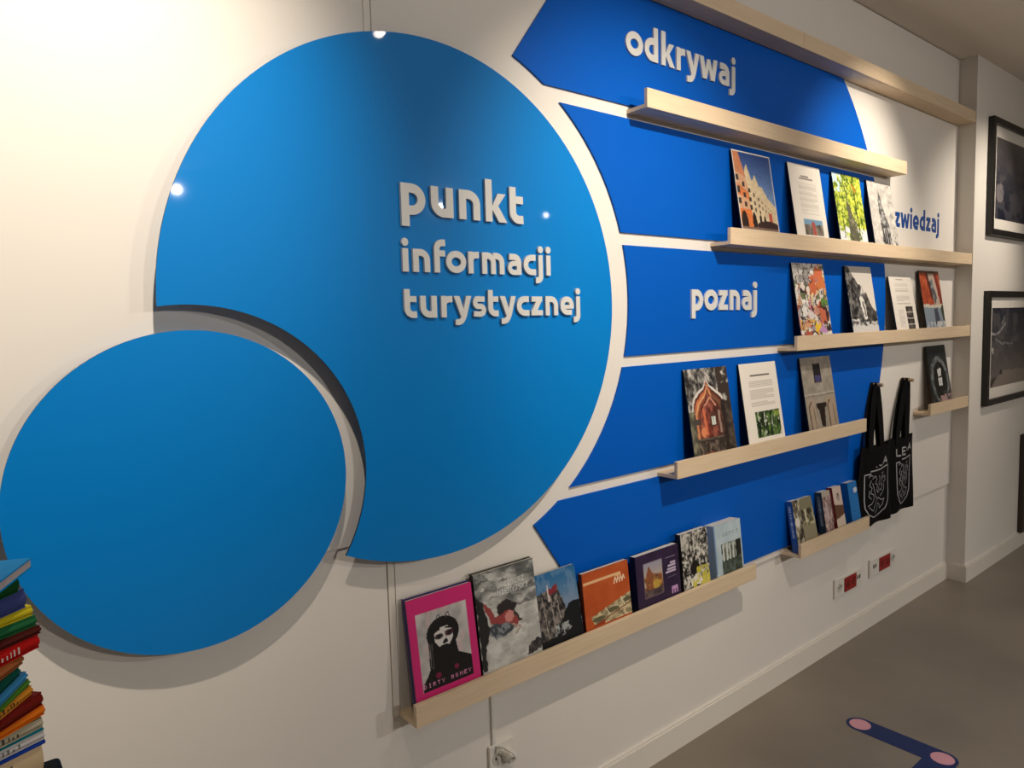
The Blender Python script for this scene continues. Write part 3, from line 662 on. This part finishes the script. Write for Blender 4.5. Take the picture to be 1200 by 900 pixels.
def sp(t, hgt, col, ink, seed):
    c = Cv(12, 90, col, vis=1.0); r = random.Random(seed); v = .1
    while v < .7:
        d = r.uniform(.012,.03); c.rect(.3,v,.65,v+d,ink); v += d+r.uniform(.008,.02)
    return c
SB = 'small guidebooks on the short ledge'
BL2 = mat('mid_blue_cover', (34, 78, 150), 0.4, noise=0.05); OLV = mat('olive_cover', (112, 106, 80), 0.5, noise=0.05)
SLT = mat('slate_cover', (50, 62, 74), 0.5, noise=0.05); CRM = mat('crimson_cover', (130, 34, 32), 0.45, noise=0.05); AZB = mat('azure_cover', (20, 106, 180), 0.4, noise=0.04)
book(2.620, Z6, 0.056, 0.206, 0.027, c_small(0), BL2, 'guidebook with a bright blue lettered spine, first on the short ledge', group=SB, gap=0.006, spine_cv=sp(.03,.2,(34,84,160),(190,206,226),1))
book(2.682, Z6, 0.100, 0.204, 0.020, c_small(1), OLV, 'olive green guidebook with a pale building on its cover', group=SB, gap=0.006)
book(2.851, Z6, 0.068, 0.203, 0.030, c_small(2), SLT, 'guidebook with slate spine and mauve street cover', group=SB, gap=0.006, spine_cv=sp(.03,.2,(50,62,74),(150,160,166),3))
book(2.950, Z6, 0.074, 0.206, 0.026, c_small(3), CRM, 'guidebook with a crimson spine and cream and brown cover', group=SB, gap=0.006, spine_cv=sp(.03,.2,(136,38,34),(206,150,140),4))
book(3.080, Z6, 0.082, 0.205, 0.030, c_small(4), AZB, 'plain bright blue guidebook beside the black bags', group=SB, gap=0.006)

# ------------------------------------------------------------------ pegs and tote bags
def peg(x, z, label):
    o = MB().tube([(x, 0.0, z), (x, -0.058, z), (x, -0.060, z)], [0.0085, 0.0085, 0.0065], 16).build('wall_peg', M_PEG, smooth=False)
    return tag(o, label, 'peg', 'wooden pegs holding the bags')
peg(3.366, 1.1815, 'wooden wall peg holding the left black bag'); peg(3.702, 1.1800, 'wooden wall peg holding the right black bag')
def tote(xl, xr, zt, zb, px, pz, y, label, prints, slant=0.0, sag=None):
    root = empty('tote_bag', ((xl+xr)/2, y, zb), label, 'bag', 'black tote bags on the pegs')
    cx = (xl+xr)/2; nx, nz = 22, 22
    def pt(u, v, side):
        a = xl+slant*(v**1.0)*(1 if v < .8 else max(0, 1-(v-.8)*4)); x = a+(xr-a)*u
        z = zt+(zb-zt)*v + (sag(u) if sag else 0)*v - 0.012*math.sin(PI*u)*(1-v)*0.6
        edge = min(1, 6*u, 6*(1-u), 5*(1-v)+0.15)
        yy = side*(0.011*edge) + 0.004*math.sin(9*u+2.2*v)*(0.3+v) + 0.003*math.sin(4*v+7*u)
        return (x-cx, yy, z-zb)
    m = MB()
    for side in (-1, 1):
        n0 = len(m.v)
        for j in range(nz+1):
            for i in range(nx+1): m.v.append(pt(i/nx, j/nz, side))
        for j in range(nz):
            for i in range(nx):
                a = n0+j*(nx+1)+i; q = (a, a+nx+1, a+nx+2, a+1); m.f.append(q if side < 0 else q[::-1])
    k = (nx+1)*(nz+1)
    rim = [j*(nx+1) for j in range(nz+1)]+[nz*(nx+1)+i for i in range(1, nx+1)]+[j*(nx+1)+nx for j in range(nz-1, -1, -1)]
    for a, b in zip(rim[:-1], rim[1:]): m.f.append((a, a+k, b+k, b))
    m.build('body', M_BLACKCLOTH, root, smooth=True)
    # two handles, hung over the peg
    for side, yo, yp in ((-1, -0.010, -0.032-y), (1, 0.008, -0.014-y)):
        hm = MB(); xa, xb = xl+(xr-xl)*0.24, xl+(xr-xl)*0.64
        pts = []
        for t in [i/10 for i in range(11)]:
            pts.append((xa+(px-0.010-xa)*t**1.3, yo+(yp-yo)*t, zt-0.03+(pz+0.004-zt+0.03)*t, t))
        top = [(px, yp, pz+0.0105, 1.0)]
        rgt = [(xb+(px+0.010-xb)*t**1.3, yo+(yp-yo)*t, zt-0.03+(pz+0.004-zt+0.03)*t, t) for t in [1-i/10 for i in range(11)]]
        n0 = len(hm.v); allp = pts+top+rgt
        for (x, yy, z, t) in allp:
            hw = 0.021
            ang = (PI/2)*t**1.5*0.9                       # strap turns edge-on as it goes over the peg
            dx, dy = hw*math.cos(ang), hw*0.34*math.sin(ang)
            for s_, e in ((-1, 0.0012), (1, 0.0012), (1, -0.0012), (-1, -0.0012)):
                hm.v.append((x-cx+s_*dx, yy-s_*dy+e*math.cos(ang), z-zb+e*math.sin(ang)*0.4))
        for i in range(len(allp)-1):
            a = n0+4*i
            for q in range(4): hm.f.append((a+q, a+(q+1)%4, a+4+(q+1)%4, a+4+q))
        hm.build('handle', M_BLACKCLOTH, root)
    # printed crest and letters follow the front of the cloth
    def on(u, v, e=0.0007): p = pt(u, v, -1); return (p[0], p[1]-e, p[2])
    def stroke(mb, pts, wd):
        # subdivide so that the ink follows the cloth
        d = []
        for (a, b), (c2, d2) in zip(pts[:-1], pts[1:]):
            k_ = max(1, int(math.hypot(c2-a, d2-b)/.03)); d += [(a+(c2-a)*i/k_, b+(d2-b)*i/k_) for i in range(k_)]
        d.append(pts[-1]); n0 = len(mb.v); sc = (xr-xl)/(zt-zb)
        for i, (u, v) in enumerate(d):
            p_, q_ = d[max(i-1, 0)], d[min(i+1, len(d)-1)]
            tx, ty = (q_[0]-p_[0])*sc, q_[1]-p_[1]; L = math.hypot(tx, ty) or 1; nx_, ny_ = -ty/L/sc, tx/L
            mb.v.append(on(u+nx_*wd/2, v+ny_*wd/2)); mb.v.append(on(u-nx_*wd/2, v-ny_*wd/2))
        for i in range(len(d)-1): a = n0+2*i; mb.f.append((a, a+2, a+3, a+1))
    cr = MB(); lts = {}
    for kind, pts, wd in prints:
        stroke(cr if kind == 'c' else lts.setdefault(kind, MB()), pts, wd)
    cr.build('crest', M_WHITEINK, root)
    for q in lts.values(): q.build('letter', M_WHITEINK, root)
    return root
def crest(u0, u1, v0, v1, gapl, thin=.010):
    f = lambda a, b: (u0+(u1-u0)*a, v0+(v1-v0)*b)
    P = []
    P.append(('c', [f(gapl, .02), f(1, 0), f(1, .62), f(.97, .76), f(.86, .9), f(.66, .985), f(.5, 1), f(.32, .98), f(.12, .89), f(.02, .75), f(0, .6), f(0, .08), f(.2, .07)], .016))
    lion = [[(.2,.2),(.14,.3),(.22,.36),(.18,.46),(.28,.5),(.3,.6),(.22,.68),(.1,.7),(.18,.78),(.3,.84),(.34,.76),(.42,.66)],
            [(.42,.66),(.5,.6),(.62,.64),(.74,.7),(.84,.68),(.78,.8),(.66,.86),(.62,.76),(.52,.72),(.5,.86),(.38,.9)],
            [(.24,.18),(.34,.12),(.4,.2),(.34,.28),(.44,.32),(.4,.42),(.5,.5),(.6,.44),(.7,.48),(.72,.38),(.62,.32),(.7,.24),(.84,.2),(.86,.3),(.76,.34)],
            [(.5,.14),(.56,.22),(.5,.3),(.58,.36)],[(.64,.12),(.74,.1),(.72,.18),(.62,.2)],[(.24,.26),(.3,.4),(.36,.54),(.44,.6)],[(.8,.36),(.82,.48),(.74,.56),(.66,.6)],
            [(.12,.14),(.18,.1),(.26,.12)],[(.14,.4),(.12,.52),(.2,.58)],[(.46,.36),(.52,.4),(.46,.46)]]
    for l in lion: P.append(('c', [f(a, b) for a, b in l], thin))
    return P
def blk(ch, u, v, w_, h_, wd=.022):
    L = {'L':[[(0,0),(0,1),(1,1)]],'E':[[(1,0),(0,0),(0,1),(1,1)],[(0,.5),(.9,.5)]],'A':[[(0,1),(.5,0),(1,1)],[(.22,.66),(.78,.66)]],'i':[[(0,.1),(.0,.8)]],'c':[[(0,.7),(.4,1),(1,.95)]],'s':[[(0,1),(.5,.9)]]}[ch]
    return [('l'+ch, [(u+w_*a, v+h_*b) for a, b in s], wd) for s in L]
tote(3.205, 3.500, 0.908, 0.532, 3.366, 1.1815, -0.040, 'left black tote bag with a white shield crest and a single visible letter A',
     crest(.12, .90, .29, .90, .18)+blk('A', .66, .165, .17, .085)+blk('c', .50, .205, .12, .05, .014)+blk('s', .40, .225, .08, .035, .012), slant=-0.030)
tote(3.515, 3.785, 0.908, 0.536, 3.702, 1.1800, -0.030, 'right black tote bag with white letters and a narrow shield crest, nearer the corner',
     crest(.22, .80, .27, .90, .30)+blk('L', .23, .135, .14, .095)+blk('E', .42, .13, .12, .095)+blk('i', .595, .13, .02, .07, .012)+blk('A', .65, .095, .15, .09))

# ------------------------------------------------------------------ sockets
def ring_socket(x, z, root, pin=True):
    MB().tube([(x, -0.0105, z), (x, -0.0112, z)], 0.021, 24).build('socket_cup', mat('cup_white', (200, 196, 188), .4, noise=.01), root)
    for dx in (-.0095, .0095): MB().tube([(x+dx, -0.011, z), (x+dx, -0.0122, z)], 0.0032, 10).build('pin_hole', M_HOLE, root)
    if pin: MB().tube([(x, -0.011, z+0.012), (x, -0.022, z+0.012)], 0.0025, 8).build('earth_pin', mat('steel_pin', (170,166,160), .3, noise=.02, metal=.8), root)
def socket(x, z, wd, label, mods):
    root = empty('wall_socket', (x, 0.012, z), label, 'socket', 'white and red socket plates low on the wall')
    hh = 0.088
    MB().box(0, wd, -0.0100, -0.0005, 0, hh).build('plate', M_PLASTIC, root, bevel=0.003)
    for kind, a, b in mods:
        c = (a+b)/2
        if kind == 'red':
            MB().box(a, b, -0.014, -0.0102, 0.011, hh-0.011).build('red_insert', M_RED, root, bevel=0.0015)
            for q in ((a*3+b)/4, (a+3*b)/4): MB().tube([(q, -0.0142, hh/2), (q, -0.0148, hh/2)], 0.017, 20).build('red_cup', mat('red_cup', (112,14,18), .4, noise=.02), root)
        elif kind == 'data':
            for q in (c-0.010, c+0.010): MB().box(q-0.005, q+0.005, -0.0112, -0.0102, hh/2-0.004, hh/2+0.014).build('data_port', M_HOLE, root)
        else: ring_socket(c, hh/2, root)
    return root
socket(3.060, 0.233, 0.256, 'nearer socket plate with a red insert and two black data ports on its right', [('round', 0.01, 0.075), ('red', 0.084, 0.198), ('data', 0.204, 0.248)])
socket(3.405, 0.243, 0.280, 'farther socket plate with a red insert and a round socket on its right', [('data', 0.022, 0.07), ('red', 0.094, 0.212), ('round', 0.216, 0.276)])
rs = empty('wall_socket', (1.105, 0.012, 0.262), 'white wall socket with a plug and short cable under the lowest ledge', 'socket')
MB().box(0, 0.088, -0.010, 0, 0, 0.085).build('plate', M_PLASTIC, rs, bevel=0.002)
ring_socket(0.030, 0.045, rs)
MB().tube([(0.058, -0.010, 0.045), (0.058, -0.035, 0.045), (0.058, -0.042, 0.043)], [0.019, 0.017, 0.012], 16).build('plug', M_PLASTIC, rs, smooth=False)
MB().tube([(0.058,-0.040,0.044),(0.056,-0.055,0.055),(0.045,-0.052,0.075),(0.030,-0.035,0.086),(0.022,-0.012,0.080),(0.018,-0.006,0.05)], 0.0035, 8).build('cable', M_PLASTIC, rs, smooth=True)
cb_ = MB().box(1.118, 1.130, 0.004, 0.012, 0.345, 0.5485).build('cable_duct', M_PLASTIC, bevel=0.001)
tag(cb_, 'thin white cable duct running from the lowest ledge down to the socket', 'cable duct')

# ------------------------------------------------------------------ the ceiling spotlight mirrored in the big disc
M_LENS = bpy.data.materials.new('lit_lens'); M_LENS.use_nodes = True
bs_ = M_LENS.node_tree.nodes['Principled BSDF']; bs_.inputs['Emission Color'].default_value = (1.0, 0.9, 0.76, 1); bs_.inputs['Emission Strength'].default_value = 160
for L, A in (((1.56, -1.30, 2.73), (1.78, 0, 1.55)),):
    d = (Vector(A)-Vector(L)).normalized()
    q = d.to_track_quat('-Z', 'Y').to_euler()
    root = empty('ceiling_spotlight', Vector(L)-d*0.030, 'black ceiling spotlight aimed at the blue wall sign', 'spotlight')
    can = MB().tube([(0,0,0.10), (0,0,0.098), (0,0,0.004)], [0.030, 0.034, 0.034], 24).build('lamp_can', M_BLACK, root); can.rotation_euler = q
    le = MB().tube([(0,0,0.0035), (0,0,-0.002)], 0.026, 24).build('lens', M_LENS, root); le.rotation_euler = q
    b0 = -d*0.06; top = H_C-(L[2]-d.z*0.030)
    MB().tube([(b0.x, b0.y, b0.z), (b0.x, b0.y, top-0.004)], 0.008, 12).build('stem', M_BLACK, root)
    MB().tube([(b0.x, b0.y, top-0.006), (b0.x, b0.y, top)], 0.04, 24).build('ceiling_rose', M_BLACK, root)

# ------------------------------------------------------------------ floor marker
fm = empty('floor_marker', (2.547, -0.6246, 0.0), 'blue angled floor sticker with two pink dots', 'floor sticker')
def flat(pts, z0, z1, name, m, parent):
    mb = MB(); a = sum(pts[i][0]*pts[(i+1)%len(pts)][1]-pts[(i+1)%len(pts)][0]*pts[i][1] for i in range(len(pts)))
    if a < 0: pts = pts[::-1]
    k = len(pts); mb.v = [(x, y, z0) for x, y in pts]+[(x, y, z1) for x, y in pts]
    mb.f = [tuple(range(k-1, -1, -1)), tuple(range(k, 2*k))]+[(i, (i+1)%k, k+(i+1)%k, k+i) for i in range(k)]
    return mb.build(name, m, parent)
b_ = 0.047; Ld = 0.2761
flat(arc(0, Ld, b_, b_, 0, 180, 20)+[(-b_, b_)]+[(-0.62, b_), (-0.62, -b_), (0, -b_)]+arc(0, 0, b_, b_, -90, 0, 10), 0.0, 0.0006, 'band', M_NAVY, fm)
flat(circ(0, Ld, 0.036, 32), 0.0006, 0.0010, 'dot', M_PINK, fm); flat(circ(0, 0, 0.036, 32), 0.0006, 0.0010, 'dot', M_PINK, fm)

# ------------------------------------------------------------------ framed pictures on the forward wall
def frame(x0, x1, z0, z1, cv, label):
    root = empty('framed_photo', (x0, YC, z0), label, 'picture', 'black framed photographs on the right')
    W, Hh, fwid, dp = x1-x0, z1-z0, 0.034, 0.03
    m = MB().box(0, fwid, -dp, 0, 0, Hh).box(W-fwid, W, -dp, 0, 0, Hh).box(fwid, W-fwid, -dp, 0, 0, fwid).box(fwid, W-fwid, -dp, 0, Hh-fwid, Hh)
    m.build('frame', M_BLACK, root)
    MB().box(fwid, W-fwid, -0.014, -0.002, fwid, Hh-fwid).build('mat_board', M_WHITECARD, root)
    mw = 0.062
    picture('print', cv, W-2*(fwid+mw), Hh-2*(fwid+mw), -0.0146, root, fwid+mw, fwid+mw)
    g = bpy.data.materials.get('picture_glass')
    return root
def f_cloud():
    c = Cv(90, 70, (40, 44, 58), vis=1.0, warp=.06); c.grad(0, (92,88,90), 1, (16,22,40)); n = c.noise(4,4,171,4); c.put(n>.52, (96,92,94), .5); c.put(((c.U-.1)/.09)**2+((c.V-.68)/.12)**2<1, (150,142,142), .6); return c
def f_night():
    c = Cv(90, 70, (36, 40, 50), vis=1.0, warp=.05); c.grad(0, (28,34,48), 1, (110,100,96)); n = c.noise(5,5,181,4); c.put(n>.55, (100,96,96), .5)
    c.line([(0,.32),(.1,.34),(.2,.3),(.32,.2)], .02, (150,150,152)); c.line([(.1,.4),(.25,.46),(.5,.46)], .012, (130,130,132)); c.line([(.24,.2),(.27,.13)], .02, (140,142,146)); c.ell(.05,.53,.02,.04,(200,196,192))
    c.poly([(.16,.88),(.3,.8),(1,.82),(1,1),(.0,1)], (128,118,112)); c.poly([(0,.9),(.14,.86),(0,1)], (50,46,44)); c.rect(.22,.8,.26,.84,(26,24,26)); return c
frame(4.550, 5.47, 1.925, 2.562, f_cloud(), 'upper black framed photo of dark clouds in a white mat')
frame(4.552, 5.47, 0.972, 1.618, f_night(), 'lower black framed night photo with pale streaks in a white mat')
bp_ = MB().box(5.262, 5.70, YC-0.03, YC, 0.0965, 0.725).build('wall_panel', M_BROWN, bevel=0.003)
tag(bp_, 'dark brown panel low on the wall at the right edge', 'wall panel')

# ------------------------------------------------------------------ twisted tower of books, left foreground
TG = 'books of the twisted tower on the left'
# (corner x, corner y, z bottom, z top, azimuth of spine, length, depth, cover, spine colour, is fore-edge, label)
TB = [
 (0.0716,-0.500,1.2380,1.2500, 25,.135,.20,(0,132,200),'cyan book lying on top of the twisted tower', True),
 (0.0560,-0.515,1.2170,1.2376, 48,.17,.13,(16,72,32),'dark green book just under the cyan one in the tower', False),
 (0.0620,-0.505,1.1935,1.2165, 52,.20,.13,(62,72,128),'slate blue book in the tower, resting on the yellow one', False),
 (0.0680,-0.500,1.1805,1.1930, 60,.21,.14,(206,190,40),'yellow book near the top of the tower', False),
 (0.0712,-0.500,1.1675,1.1800, 60,.21,.14,(36,104,62),'mid green book under the yellow one in the tower', False),
 (0.0745,-0.500,1.1570,1.1670, 57,.21,.14,(84,32,26),'thin maroon book between green and red in the tower', False),
 (0.0720,-0.500,1.1400,1.1565, 52,.21,.15,(176,22,20),'bright red book with white spine lettering in the tower', False),
 (0.0545,-0.505,1.1275,1.1395, 35,.19,.13,(160,92,48),'tan book set back under the red one in the tower', False),
 (0.0500,-0.510,1.1165,1.1270, 28,.19,.13,(12,74,60),'deep teal green book in the middle of the tower', False),
 (0.0570,-0.502,1.1060,1.1160, 28,.19,.13,(58,130,176),'sky blue book in the middle of the tower', False),
 (0.0590,-0.500,1.0970,1.1055, 31,.19,.13,(74,124,36),'grass green thin book in the middle of the tower', False),
 (0.0610,-0.500,1.0855,1.0965, 37,.19,.13,(206,136,40),'amber book with brown spine marks in the tower', False),
 (0.0703,-0.500,1.0690,1.0850, 48,.20,.13,(112,26,18),'dark red book below the amber one in the tower', False),
 (0.0715,-0.500,1.0565,1.0685, 55,.20,.13,(226,116,24),'orange round-spined book in the lower tower', False),
 (0.0668,-0.500,1.0540,1.0560, 58,.20,.13,(52,62,28),'very thin dark olive booklet in the lower tower', False),
 (0.0687,-0.500,1.0415,1.0535, 64,.21,.14,(186,176,152),'grey-beige book with dark spine letters in the lower tower', False),
 (0.0690,-0.500,1.0375,1.0410, 66,.21,.14,(28,124,140),'thin teal booklet in the lower tower', False),
 (0.0692,-0.500,1.0260,1.0370, 68,.21,.14,(206,202,200),'white book in the lower tower, above the blue edge', False),
 (0.0697,-0.500,1.0205,1.0255, 68,.21,.14,(30,66,160),'thin royal blue book near the foot of the tower', False),
 (0.0662,-0.500,0.9880,1.0200, 70,.21,.15,(206,182,146),'thick cream book at the foot of the tower', False),
 (0.0640,-0.500,0.9600,0.9875, 68,.21,.15,(150,120,90),'brown book at the very bottom of the tower', False)]
def tower_book(cx, cy, z0, z1, az, ln, dp, rgb, label, fore):
    t = z1-z0; root = empty('book', (cx, cy, z0), label, 'book', TG)
    root.rotation_euler = (0, 0, math.radians(90-az))           # local -x runs along the spine to the left, +y into the stack
    cm = mat('tower_cover_%d_%d_%d' % rgb, rgb, 0.6, noise=0.06, scale=25, spec=0.08)
    ct = min(0.0016, t*0.2)
    m = MB().box(-ln, 0, 0, dp, 0, ct).box(-ln, 0, 0, dp, t-ct, t)
    if not fore:
        # rounded spine
        n = 6; prof = [(0.0015-0.0035*math.sin(PI*i/n), ct+(t-2*ct)*i/n) for i in range(n+1)]
        k0 = len(m.v)
        for x in (-ln, 0):
            m.v += [(x, y, z) for y, z in prof]
        for i in range(n): m.f.append((k0+i, k0+n+1+i, k0+n+2+i, k0+i+1))
        m.v += [(-ln, 0.004, ct), (-ln, 0.004, t-ct), (0, 0.004, t-ct), (0, 0.004, ct)]; q = len(m.v)
        m.f += [tuple([k0+i for i in range(n+1)]+[q-3, q-4]), tuple([k0+2*n+1-i for i in range(n+1)]+[q-1, q-2])]
    else:
        m.box(-ln, 0, dp-0.002, dp, ct, t-ct)
    m.build('cover', cm, root)
    MB().box(-ln+0.003, (-0.0006 if fore else -0.003), (0.0008 if fore else 0.004), dp-0.004, ct+.0001, t-ct-.0001).build('pages', M_PAGES if not fore else mat('grey_pages', (176,162,158), .7, noise=.04, scale=60), root)
    return root, ln, t
for b in TB:
    root, ln, t = tower_book(*b)
    ink = {'bright red':(214,196,188),'amber':(96,60,24),'grey-beige':(70,60,54),'white book':(110,106,104),'thick cream':(110,92,72)}
    for k, colr in ink.items():
        if b[8].startswith(k):
            r = random.Random(k); mb = MB(); x = -0.085
            while x < -0.028:
                w0 = r.uniform(.002,.005); hz = t*r.uniform(.25,.5); mb.box(x, x+w0*.5, -0.0024, -0.0012, t*.3, t*.3+hz); x += w0+0.002
            mb.build('spine_marks', mat('ink_%s' % k.replace(' ', '_'), colr, .5, noise=.03), root)
# black box beside the tower and the plinth under both
pl = empty('display_plinth', (0.0, -0.44, 0.0), 'white plinth carrying the twisted book tower', 'plinth')
MB().box(-0.26, 0.13, -0.15, 0.10, 0.0, 0.785).build('body', M_TRIM, pl, bevel=0.003)
MB().box(-0.27, 0.14, -0.16, 0.11, 0.785, 0.7998).build('top_board', M_TRIM, pl, bevel=0.002)
ri = MB().box(-0.16, 0.0, -0.50, -0.38, 0.8000, 0.9598).build('riser_block', M_TRIM, None, bevel=0.002)
tag(ri, 'white riser block on the plinth under the book tower', 'riser')
bx = MB()
bx.prism(arc(0.016, 0.171, 0.016, 0.011, 90, 180, 8)[::1]+[(0.0, 0.0), (0.034, 0.0)]+arc(0.028, 0.175, 0.006, 0.007, 0, 90, 8), 0.0, 0.03)
bo = bx.build('pen_box', mat('matt_black', (16, 15, 14), .7, noise=.1, spec=.2), None); bo.location = (0.052, -0.500, 0.8000)
tag(bo, 'small black rounded box at the foot of the book tower', 'box')
